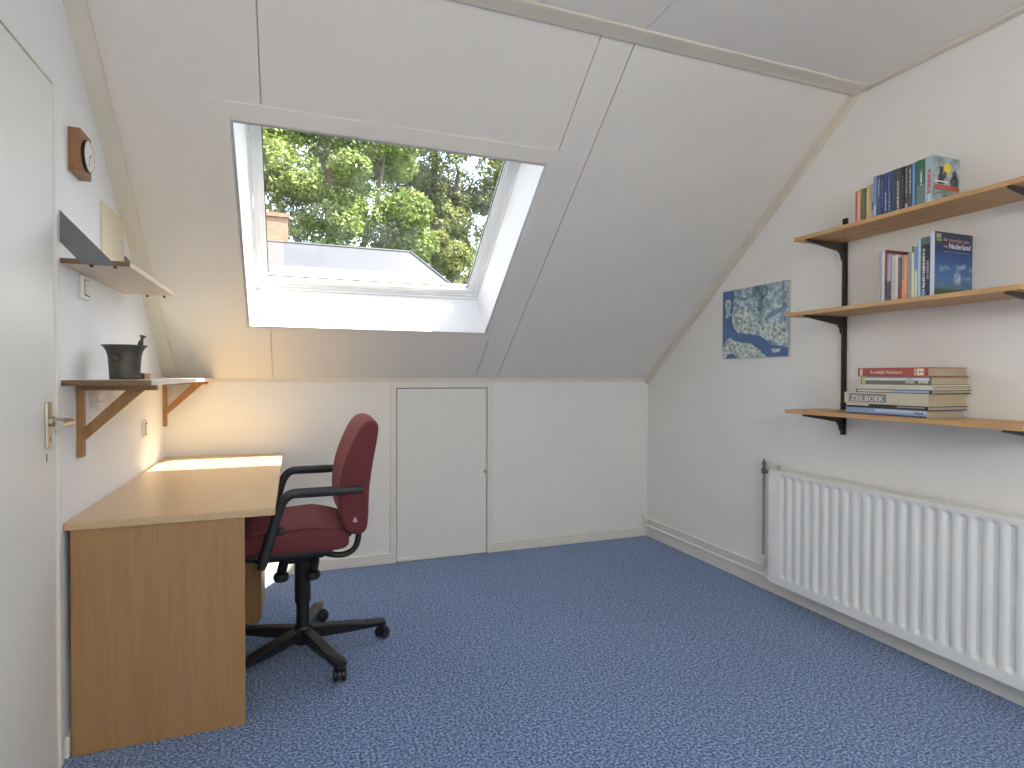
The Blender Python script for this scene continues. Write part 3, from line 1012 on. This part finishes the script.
# middle shelf
T2 = S2Z + .0183
G2 = 'books on the middle oak shelf'
SX2 = 2.262
row2 = [
    (1.724, 1.712, 1.717, (176, 168, 182), .17, 'thin pale lilac book, outermost of the middle shelf row by the rail', [('text', .3, .7, .3, .9, (150, 138, 158))]),
    (1.711, 1.698, 1.716, (222, 222, 224), .17, 'white book with a mint green spine foot on the middle shelf', [('band', .1, .9, .0, .4, (190, 214, 208)), ('text', .3, .7, .5, .8, (200, 196, 204))]),
    (1.697, 1.689, 1.716, (150, 66, 64), .20, 'tall dark red book behind the shorter paperbacks on the middle shelf', [('band', 0, 1, 0, .45, (110, 46, 46))]),
    (1.687, 1.669, 1.698, (166, 158, 178), .14, 'short lavender paperback with a dark spine foot on the middle shelf', [('band', 0, 1, 0, .42, (66, 72, 96)), ('text', .3, .7, .45, .9, (196, 188, 204))]),
    (1.668, 1.652, 1.688, (206, 200, 188), .14, 'short cream paperback on the middle shelf', [('text', .3, .7, .2, .85, (178, 172, 160))]),
    (1.651, 1.641, 1.687, (224, 220, 212), .14, 'slim off-white paperback beside the cream one on the middle shelf', [('band', .3, .7, .02, .1, (226, 190, 110))]),
    (1.640, 1.626, 1.674, (104, 72, 64), .14, 'short brown paperback between the off-white and the orange one', [('text', .25, .75, .3, .9, (132, 108, 96))]),
    (1.625, 1.601, 1.680, (224, 150, 108), .14, 'orange paperback on the middle shelf', [('band', .6, 1, .45, 1, (150, 150, 132)), ('text', .2, .45, .15, .9, (240, 190, 160))]),
    (1.600, 1.587, 1.690, (150, 172, 172), .16, 'pale teal book beside the orange paperback on the middle shelf', [('text', .3, .6, .3, .9, (96, 120, 126))]),
    (1.586, 1.577, 1.708, (230, 228, 206), .17, 'slim ivory book with a green cap on the middle shelf', [('band', 0, 1, .88, 1, (96, 120, 60))]),
    (1.576, 1.562, 1.705, (186, 200, 140), .17, 'lime and blue striped book next to the slim ivory one', [('band', 0, 1, .55, 1, (120, 148, 196)), ('band', .0, .5, 0, .5, (226, 226, 210))]),
    (1.561, 1.551, 1.732, (160, 186, 206), .18, 'tall thin light blue book beside the black one on the middle shelf', [('band', .0, .5, 0, 1, (196, 214, 226))]),
    (1.550, 1.517, 1.734, (36, 38, 44), .18, 'tall black book with white spine lettering on the middle shelf', [('text', .55, .88, .1, .82, (214, 216, 218)), ('band', 0, 1, .88, 1, (92, 104, 108)), ('text', .1, .4, .3, .6, (150, 152, 150)), ('band', .5, .95, 0, .1, (120, 150, 206))]),
]
for y1_, y0_, zt, col, dp, lb, mk in row2:
    book(SX2 + rng.uniform(0, .004), y0_ + .0004, y1_ - .0004, T2, zt, dp, col, lb, G2, marks=mk)
t_, cov = book(SX2 + .002, 1.499, 1.515, T2, 1.749, .215, (36, 58, 104), 'large blue nature guide with a cloudy sky cover facing out on the middle shelf', G2,
               marks=[('band', 0, 1, 0, 1, (206, 214, 232))])
ar = (SX2 + .002, .215, T2, 1.749, 1.499)


def skyprint():
    g_ = NT('guide_cover_print')
    tc = g_.add('ShaderNodeTexCoord')
    sp = g_.add('ShaderNodeSeparateXYZ')
    g_.link(tc.outputs['Generated'], sp.inputs['Vector'])
    base = g_.ramp(sp.outputs['Z'], [(.02, lin((52, 62, 44))), (.10, lin((70, 88, 62))), (.135, lin((86, 116, 140))), (.3, lin((70, 112, 166))), (.6, lin((44, 80, 140))), (.75, lin((38, 56, 100))), (.95, lin((44, 56, 86)))])
    n_ = g_.noise(g_.coord((1, 1, 1.4)), 17, 5, .55)
    mask = g_.ramp(n_, [(.56, (0, 0, 0)), (.74, (.75, .75, .75))])
    band = g_.ramp(sp.outputs['Z'], [(.14, (0, 0, 0)), (.2, (1, 1, 1)), (.5, (1, 1, 1)), (.68, (0, 0, 0))])
    vd = g_.add('ShaderNodeVectorMath', operation='DISTANCE')
    cx_ = g_.add('ShaderNodeCombineXYZ'); g_.link(sp.outputs['X'], cx_.inputs['X']); g_.link(sp.outputs['Z'], cx_.inputs['Z'])
    g_.link(cx_.outputs['Vector'], vd.inputs[0]); vd.inputs[1].default_value = (.6, 0, .29)
    big = g_.ramp(vd.outputs['Value'], [(.05, (.75, .75, .75)), (.13, (0, 0, 0))])
    n2 = g_.ramp(g_.noise(g_.coord(), 60, 4, .6), [(.36, (.2, .2, .2)), (.56, (1, 1, 1))])
    m3 = g_.add('ShaderNodeMath', operation='MULTIPLY'); g_.link(big, m3.inputs[0]); g_.link(n2, m3.inputs[1])
    ma = g_.add('ShaderNodeMath', operation='MAXIMUM'); g_.link(m3.outputs[0], ma.inputs[1])
    mu = g_.add('ShaderNodeMath', operation='MULTIPLY')
    g_.link(mask, mu.inputs[0]); g_.link(band, mu.inputs[1])
    mx = g_.add('ShaderNodeMix', data_type='RGBA')
    g_.link(mu.outputs[0], ma.inputs[0]); g_.link(ma.outputs[0], mx.inputs['Factor'])
    g_.link(base, mx.inputs['A']); mx.inputs['B'].default_value = (*lin((196, 214, 226)), 1)
    g_.link(mx.outputs['Result'], g_.b.inputs['Base Color'])
    g_.b.inputs['Roughness'].default_value = .35
    return g_.m


b = N(); cov_quad(b, 0.004, 1, 0, 1, .0003, 0, *ar); cp = obj('cover_print', b, skyprint(), cov)
b = N()
ux, uy = (1, 0, 0), (0, 0, 1)
fx = lambda u, v: (SX2 + .002 + .215 * u, 1.499 - .0009, T2 + (1.749 - T2) * v)
text_mesh(b, 'de natuurlijke gids', .0165, fx(.22, .865), ux, uy, 0, fit=.145); obj('subtitle', b, cmat((206, 150, 122)), cp)
b = N(); text_mesh(b, 'van', .015, fx(.22, .765), ux, uy, 0, fit=.022); obj('subtitle', b, cmat((206, 150, 122)), cp)
b = N(); text_mesh(b, 'Nederland', .030, fx(.36, .755), ux, uy, 0, fit=.122); obj('title', b, cmat((226, 226, 232)), cp)
b = N(); cov_quad(b, .22, .90, .695, .703, .0009, 0, *ar); obj('title_rule', b, cmat((150, 160, 168)), cp)
b = N(); cov_quad(b, .03, .16, .90, .97, .0009, 0, *ar); obj('corner_badge', b, cmat((146, 160, 120)), cp)
b = N(); cov_quad(b, .04, .17, .855, .885, .0009, 0, *ar); obj('corner_badge', b, cmat((176, 164, 60)), cp)

# bottom shelf stack, from the board up
T3 = S3Z + .0183
G3 = 'large books stacked flat on the bottom oak shelf'
SX3 = 2.262


def titled(cov, body, z, y, h, width, rgb, sx):
    b = N(); text_mesh(b, body, h, (sx - .0016, y, z), (0, -1, 0), (0, 0, 1), 0, fit=width)
    obj('spine_title', b, cmat(rgb), cov)


stack = [
    (T3, T3 + 0.0277, 1.866, 1.521, 0.223, (140, 164, 200), 'pale blue hardback lying at the very bottom of the flat stack', [('band', .0, .25, 0, 1, (66, 72, 90)), ('band', .55, .95, .0, .6, (186, 204, 226)), ('text', .45, .75, .03, .14, (80, 86, 104))]),
    (T3 + 0.0280, T3 + 0.0449, 1.863, 1.516, 0.228, (34, 36, 44), 'thin black hardback in the flat stack right under the beige one', [('band', .55, .95, .7, 1, (216, 214, 196)), ('band', .45, .8, .03, .35, (140, 138, 132))]),
    (T3 + 0.0452, T3 + 0.0930, 1.874, 1.516, 0.229, (202, 192, 172), 'thick beige hardback with a large grey title panel in the flat stack', [('band', .14, .88, .466, .94, (128, 130, 130))]),
    (T3 + 0.0933, T3 + 0.1076, 1.818, 1.502, 0.229, (44, 48, 62), 'thin dark hardback with a blue white spine right on top of the beige one', [('band', .2, .8, .5, .98, (200, 198, 190)), ('band', .2, .8, .03, .5, (160, 178, 206))]),
    (T3 + 0.1079, T3 + 0.1264, 1.795, 1.500, 0.229, (210, 206, 192), 'cream book in the flat stack just under the green and white one', [('text', .3, .6, .3, .6, (186, 180, 166))]),
    (T3 + 0.1268, T3 + 0.1594, 1.796, 1.505, 0.222, (112, 116, 88), 'green and white spined hardback lying just under the red one', [('band', .52, .86, .02, .95, (214, 216, 222)), ('band', .05, .95, .93, .98, (196, 200, 140)), ('text', .15, .55, .04, .16, (214, 214, 190)), ('text', .15, .8, .22, .34, (190, 192, 176))]),
    (T3 + 0.1597, T3 + 0.1954, 1.811, 1.517, 0.224, (168, 78, 66), 'red hardback lying on top of the flat stack', [('band', .1, .9, .925, .965, (226, 196, 180)), ('band', .12, .88, .045, .18, (206, 160, 130)), ('band', .16, .84, .05, .13, (240, 234, 214))]),
]
for i, (z0, z1, yh, yl, dp, col, lb, mk) in enumerate(stack):
    t_, cov = book(SX3, z0, z1, yl, yh, dp, col, lb, G3, lying=True, marks=mk, th=.0028, hard=True)
    if i == 2:
        titled(cov, 'ZEILBOEK', z0 + .0115, 1.842, .032, .150, (232, 230, 222), SX3)
    if i == 6:
        titled(cov, 'Koninklijk Nederland', z0 + .0115, 1.753, .019, .133, (240, 226, 196), SX3)
        titled(cov, 'M', z0 + .0105, 1.551, .019, .016, (150, 60, 46), SX3)

# ------------------------------------------------------------------ radiator and pipes
RY0, RY1, RZ0, RZ1, RX = .93, 2.446, .094, .688, 2.400
ra = thing('radiator', (2.44, 1.69, RZ0), 'long white panel radiator on the right wall under the shelving', 'radiator')


def sst(a_, b_, v):
    t_ = min(1, max(0, (v - a_) / (b_ - a_)))
    return t_ * t_ * (3 - 2 * t_)


ys = [RY0]
centers = [2.345 - .0545 * k for k in range(26)]
for c in centers[::-1]:
    if c - .02 > RY0 + .005:
        ys += [c - .021, c - .016, c - .012, c - .008, c, c + .008, c + .012, c + .016, c + .021]
ys += [RY1]
zs = [RZ0, RZ0 + .030, .135, .141, .147, .153, .16, .3, .5, .655, .661, .667, .673, .679 - .001, RZ1]
bm = N()
gv = []
for y in ys:
    cmin = min(abs(y - c) for c in centers)
    dy_ = 1 - sst(.007, .019, cmin)
    col_ = []
    for z in zs:
        dz_ = sst(.135, .156, z) * (1 - sst(.657, .677, z))
        col_.append(bm.verts.new((RX + .012 * dy_ * dz_, y, z)))
    gv.append(col_)
for q, w_ in zip(gv, gv[1:]):
    for i in range(len(zs) - 1):
        bm.faces.new((q[i], q[i + 1], w_[i + 1], w_[i]))
box(bm, RX + .0135, RX + .022, RY0, RY1, RZ0, RZ1)
box(bm, RX + .0002, RX + .0135, RY0, RY1, RZ0, RZ0 + .003); box(bm, RX + .0002, RX + .0135, RY0, RY1, RZ1 - .003, RZ1)
box(bm, RX + .0002, RX + .0135, RY1 - .003, RY1, RZ0, RZ1); box(bm, RX + .0002, RX + .0135, RY0, RY0 + .003, RZ0, RZ1)
obj('front_panel', bm, M['rad'], ra, True)
bm = N(); box(bm, RX + .006, XR - .018, RY0 + .004, RY1 - .004, RZ1, RZ1 + .006, .002)
box(bm, RX + .03, RX + .05, RY0 + .02, RY1 - .02, RZ0 + .03, RZ1)
y = RY0 + .02
obj('top_cover', bm, M['rad'], ra)
bm = N()
box(bm, RX + .006, XR - .018, RY1 - .004, RY1 - .001, RZ0 + .01, RZ1 + .006, .001); obj('side_cover', bm, M['rad'], ra)
bm = N()
for yb in (1.3, 2.25):
    box(bm, RX + .02, XR - .0005, yb - .02, yb + .02, RZ0 + .02, RZ1 - .03)
obj('mounting_bracket', bm, M['rad'], ra)
bm = N(); tube(bm, [(2.43, RY1 - .04, RZ1 + .003), (2.43, RY1 - .04, RZ1 + .022)], .007, 10); lathe(bm, [(.011, .020), (.011, .03), (.007, .033)], (2.43, RY1 - .04, RZ1), 12)
obj('bleed_valve', bm, M['steel'], ra, True)
bm = N(); tube(bm, bez([(2.425, RY1 - .11, RZ1 + .004), (2.425, RY1 - .13, RZ1 + .013), (2.425, RY1 - .20, RZ1 + .013), (2.425, RY1 - .22, RZ1 + .004)], 4, .3), .005, 8)
obj('lifting_lug', bm, M['rad'], ra, True)

pp = thing('heating_pipe', (2.466, 3.1, .09), 'white heating pipe pair running along the right baseboard up to the radiator', 'pipe')
bm = N(); tube(bm, bez([(2.468, YB - .02, .138), (2.468, 2.555, .138), (2.468, 2.548, .20)], 6, .012), .0085, 12)
obj('upper_pipe', bm, M['rad'], pp, True)
bm = N(); tube(bm, bez([(2.460, YB - .02, .088), (2.460, 2.50, .088), (2.445, 2.452, .104)], 6, .1), .0085, 12); obj('lower_pipe', bm, M['rad'], pp, True)
bm = N(); tube(bm, [(2.468, 2.548, .15), (2.468, 2.548, .675)], .007, 12); rs_ = obj('riser', bm, plain('pipe_grey', (170, 172, 166), .4), pp, True)
bm = N(); lathe(bm, [(.010, .145), (.014, .15), (.014, .19), (.010, .196)], (2.468, 2.548, 0), 14); obj('elbow', bm, M['rad'], rs_, True)
bm = N(); lathe(bm, [(.009, .655), (.014, .66), (.014, .682), (.009, .686), (.008, .70), (.012, .702), (.012, .714), (.005, .73), (.002, .738)], (2.468, 2.548, 0), 14)
tube(bm, [(2.468, 2.548, .672), (2.45, 2.50, .672), (2.43, 2.450, .672)], [.007, .009, .011], 10)
obj('valve', bm, plain('old_valve', (108, 112, 104), .45, .1, 40, metal=.5), pp, True, label='dark tarnished valve')
bm = N(); box(bm, 2.448, 2.484, YB - .026, YB - .013, .074, .168, .003); obj('pipe_plate', bm, M['base'], pp)

# ------------------------------------------------------------------ outside, seen through the roof window
GZ = -5.6
bm = N(); box(bm, -40, 50, 4.6, 60, GZ - .2, GZ); gr = obj('ground', bm, M['grass']); struct(gr)
nh = thing('house', (-3, 15, GZ), 'neighbouring house with a pale grey hipped roof seen through the roof window', 'house')
RYr, RZr, EZ = 13.0, 3.95, .2
ex0, ex1, ey0, ey1 = -9.0, 5.75, 9.0, 14.8
bm = N()
v = [bm.verts.new(p) for p in ((ex0, ey0, EZ), (ex1, ey0, EZ), (ex1, ey1, EZ), (ex0, ey1, EZ), (ex0, RYr, RZr), (2.45, RYr, RZr))]
for q in ((0, 1, 5, 4), (1, 2, 5), (2, 3, 4, 5), (0, 4, 3), (0, 3, 2, 1)):
    bm.faces.new([v[i] for i in q])
rf = obj('roof', bm, M['roof_grey'], nh)
bm = N(); tube(bm, [(ex0, RYr, RZr), (2.45, RYr, RZr)], .03, 8); tube(bm, [(2.45, RYr, RZr), (ex1, ey0, EZ)], .03, 8); obj('ridge_cap', bm, M['roof_grey'], rf)
bm = N(); box(bm, ex0 + .4, ex1 - .4, ey0 + .4, ey1 - .4, GZ, EZ + .05); obj('wall', bm, M['house_brick'], nh)
bm = N(); box(bm, -.95, -.10, RYr + .1, RYr + .9, RZr - .8, RZr + .60); box(bm, -.98, -.07, RYr + .07, RYr + .93, RZr + .54, RZr + .62); obj('chimney', bm, M['chimney'], nh)

nrng = np.random.default_rng(5)


def foliage(name, blobs, leaf, mat, parent, density=1.0):
    """leaf-shaped quads scattered through the shells of many overlapping clumps"""
    V, F = [], []
    base = 0
    for (cx, cy_, cz, r, n) in blobs:
        n = int(n * density)
        d = nrng.normal(size=(n, 3)); d /= np.linalg.norm(d, axis=1)[:, None]
        rad = r * (0.55 + 0.5 * nrng.random(n) ** 0.7)
        p = d * rad[:, None] * np.array([1, 1, .8]) + np.array([cx, cy_, cz])
        nrm = d * .8 + nrng.normal(size=(n, 3)) * .6 + np.array([0, 0, .35])
        nrm /= np.linalg.norm(nrm, axis=1)[:, None]
        ref = nrng.normal(size=(n, 3))
        u = np.cross(nrm, ref); u /= np.linalg.norm(u, axis=1)[:, None]
        w = np.cross(nrm, u)
        L = leaf * (0.6 + .8 * nrng.random(n))[:, None]
        q = np.stack([p - u * L, p + w * L * .5 - nrm * L * .1, p + u * L, p - w * L * .5 - nrm * L * .1], 1)
        V.append(q.reshape(-1, 3))
        F.append(np.arange(n * 4).reshape(n, 4) + base)
        base += n * 4
    V = np.concatenate(V) - np.array(WORLD[parent.name])
    F = np.concatenate(F)
    me = bpy.data.meshes.new(name)
    me.from_pydata(V.tolist(), [], F.tolist())
    me.materials.append(mat)
    o = bpy.data.objects.new(name, me); C.objects.link(o); o.parent = parent
    WORLD[o.name] = WORLD[parent.name].copy()
    return o


def crown(c, R, n, rmin, rmax, leaves, squash=.85, lo=-.7):
    out = []
    while len(out) < n:
        d = nrng.normal(size=3); d /= np.linalg.norm(d)
        if d[2] < lo:
            continue
        k = .45 + .55 * nrng.random() ** .5
        out.append((c[0] + d[0] * R[0] * k, c[1] + d[1] * R[1] * k, c[2] + d[2] * R[2] * k * squash, rmin + (rmax - rmin) * nrng.random(), leaves))
    return out


def tree(pos, label, crowns, leaf, mat, trunk, group=None):
    t_ = thing('tree', (pos[0], pos[1], GZ), label, 'tree', group)
    b = N()
    for pts, r0, r1 in trunk:
        n_ = len(pts)
        tube(b, pts, [r0 + (r1 - r0) * i / (n_ - 1) for i in range(n_)], 10)
    obj('trunk', b, M['bark'], t_, True)
    blobs = []
    for cr in crowns:
        blobs += crown(*cr)
    f = foliage('foliage', blobs, leaf, mat, t_)
    f['kind'] = 'stuff'
    return t_


tree((1.25, 17.6, 0), 'broad bright green tree in the left part of the roof window view', [((.8, 17.5, 6.6), (3.0, 1.9, 4.3), 58, .45, .95, 850)], .066, M['leaf_a'],
     [([(1.25, 17.6, GZ), (1.15, 17.6, 0), (1.1, 17.5, 4), (.9, 17.5, 7.2)], .3, .1), ([(1.15, 17.6, 3), (-.4, 17.4, 6), (-.8, 17.3, 8)], .12, .04), ([(1.1, 17.6, 3.5), (2.2, 17.4, 5.5), (2.5, 17.3, 7.6)], .12, .04)])
tree((6.1, 25.5, 0), 'olive tree with a forked trunk in the right of the roof window view', [((6.6, 25.5, 10.6), (3.4, 1.9, 3.4), 42, .6, 1.1, 720), ((5.2, 25.6, 7.6), (1.6, 1.0, 1.7), 11, .5, .8, 600), ((7.8, 25.6, 7.4), (1.6, 1.2, 2.4), 18, .5, .85, 600)], .085, M['leaf_b'],
     [([(6.05, 25.5, GZ), (6.1, 25.5, 3.5), (6.05, 25.5, 5.8), (5.85, 25.5, 7.8), (5.9, 25.5, 11.2)], .36, .14), ([(6.07, 25.5, 5.6), (6.5, 25.5, 7.4), (7.0, 25.5, 10.4)], .19, .07), ([(5.87, 25.5, 7.6), (5.0, 25.5, 9.6), (4.6, 25.5, 11.2)], .14, .06)])
tree((6.0, 21.6, 0), 'low yellow green bushy tree standing in front of the forked trunk', [((5.25, 21.6, 5.8), (.9, .55, 1.0), 14, .3, .55, 620), ((6.2, 21.6, 4.4), (1.0, .55, 1.1), 14, .3, .55, 560)], .062, M['leaf_c'],
     [([(6.0, 21.6, GZ), (5.9, 21.6, 1), (5.65, 21.6, 4.2), (5.3, 21.6, 6)], .16, .05)])
tree((9.5, 31, 0), 'dark distant tree low behind the other trees in the roof window view', [((8.0, 31, 6.2), (3.4, 1.6, 3.2), 22, .7, 1.1, 520), ((1.6, 31, 5.4), (3.8, 1.6, 2.6), 20, .7, 1.1, 520)], .12, M['leaf_a'],
     [([(9.0, 31, GZ), (8.8, 31, 1), (8.2, 31, 6)], .35, .15), ([(8.9, 31, -1), (5.0, 31.2, 2), (1.6, 31.2, 5)], .22, .1)])

# ------------------------------------------------------------------ light
sc = bpy.context.scene
w = bpy.data.worlds.new('World'); sc.world = w; w.use_nodes = True
nt = w.node_tree
bg = nt.nodes['Background']
sky = nt.nodes.new('ShaderNodeTexSky')
try:
    sky.sky_type = 'NISHITA'
except TypeError:
    pass
sky.sun_disc = False
SD = Vector((.54, -.275, 1)).normalized()
sky.sun_elevation = math.asin(SD.z)
sky.sun_rotation = math.atan2(SD.x, SD.y)
sky.altitude = 0
sky.air_density = 1.0; sky.dust_density = 2.2; sky.ozone_density = 1.0
hs = nt.nodes.new('ShaderNodeHueSaturation'); hs.inputs['Saturation'].default_value = .5
nt.links.new(sky.outputs['Color'], hs.inputs['Color']); nt.links.new(hs.outputs['Color'], bg.inputs['Color'])
bg.inputs['Strength'].default_value = SKY = .8

sl = bpy.data.lights.new('sun', 'SUN'); sl.energy = 24.0; sl.angle = math.radians(.6); sl.color = (1, .925, .75)
so_ = bpy.data.objects.new('sun', sl); C.objects.link(so_)
so_.location = (6, -5, 12)
so_.rotation_euler = SD.to_track_quat('Z', 'Y').to_euler()

# added fill light behind the camera, shaped as a paper lantern
LX, LY, LZ, LR = .8, -1.2, 1.75, .30
cl = thing('added_fill_lantern', (LX, LY, ZC), 'added unseen fill light shaped as a round white paper lantern behind the camera', 'fill_light')
bm = N(); lathe(bm, [(.045, 0), (.045, -.012), (.03, -.022), (.004, -.025)], (LX, LY, ZC), 24); obj('fill_rose', bm, M['white'], cl, True)
bm = N(); tube(bm, [(LX, LY, ZC - .02), (LX, LY, LZ + LR * .96)], .003, 8); obj('fill_cord', bm, M['plastic_w'], cl, True)
g_ = NT('fill_paper')
g_.b.inputs['Base Color'].default_value = (.9, .9, .88, 1)
g_.b.inputs['Emission Color'].default_value = (1, .965, .91, 1)
g_.b.inputs['Emission Strength'].default_value = FILL_STRENGTH = 21
bm = N(); lathe(bm, [(LR * math.cos(t) * (1 - .012 * (i % 2)), LR * math.sin(t)) for i, t in [(i, math.radians(-80 + 160 * i / 40)) for i in range(41)]], (LX, LY, LZ), 48, 'z', True)
obj('fill_globe', bm, g_.m, cl, 'all')

# sky portal in the roof opening, so the daylight samples well
pt = bpy.data.lights.new('window_portal', 'AREA'); pt.shape = 'RECTANGLE'; pt.size = 1.24; pt.size_y = 1.1
pt.cycles.is_portal = True
po = bpy.data.objects.new('window_portal', pt); C.objects.link(po)
po.location = slope(.436, 1.085, .30)
po.rotation_euler = Matrix((Vector((1, 0, 0)), NS.cross(Vector((1, 0, 0))), NS)).transposed().to_euler()

# ------------------------------------------------------------------ camera
f_px, yaw, pitch, roll = 581.9, math.radians(20.603), math.radians(-.8376), math.radians(.16)
fw = Vector((math.sin(yaw) * math.cos(pitch), math.cos(yaw) * math.cos(pitch), math.sin(pitch)))
rt = Vector((math.cos(yaw), -math.sin(yaw), 0)); up = rt.cross(fw)
r2 = rt * math.cos(roll) + up * math.sin(roll); u2 = -rt * math.sin(roll) + up * math.cos(roll)
cam = bpy.data.cameras.new('camera'); cam.sensor_width = 36; cam.lens = 36 * f_px / 1024; cam.clip_start = .02
co_ = bpy.data.objects.new('camera', cam); C.objects.link(co_)
mw = Matrix((r2, u2, -fw)).transposed().to_4x4(); mw.translation = (0, 0, 1.2)
co_.matrix_world = mw
sc.camera = co_

sc.view_settings.view_transform = 'Standard'
sc.view_settings.look = 'None'
sc.view_settings.gamma = 1.0
sc.view_settings.use_curve_mapping = False
sc.view_settings.exposure = 0.0
sc.cycles.max_bounces = 14
sc.cycles.diffuse_bounces = 8
sc.cycles.transparent_max_bounces = 12
sc.cycles.sample_clamp_indirect = 6
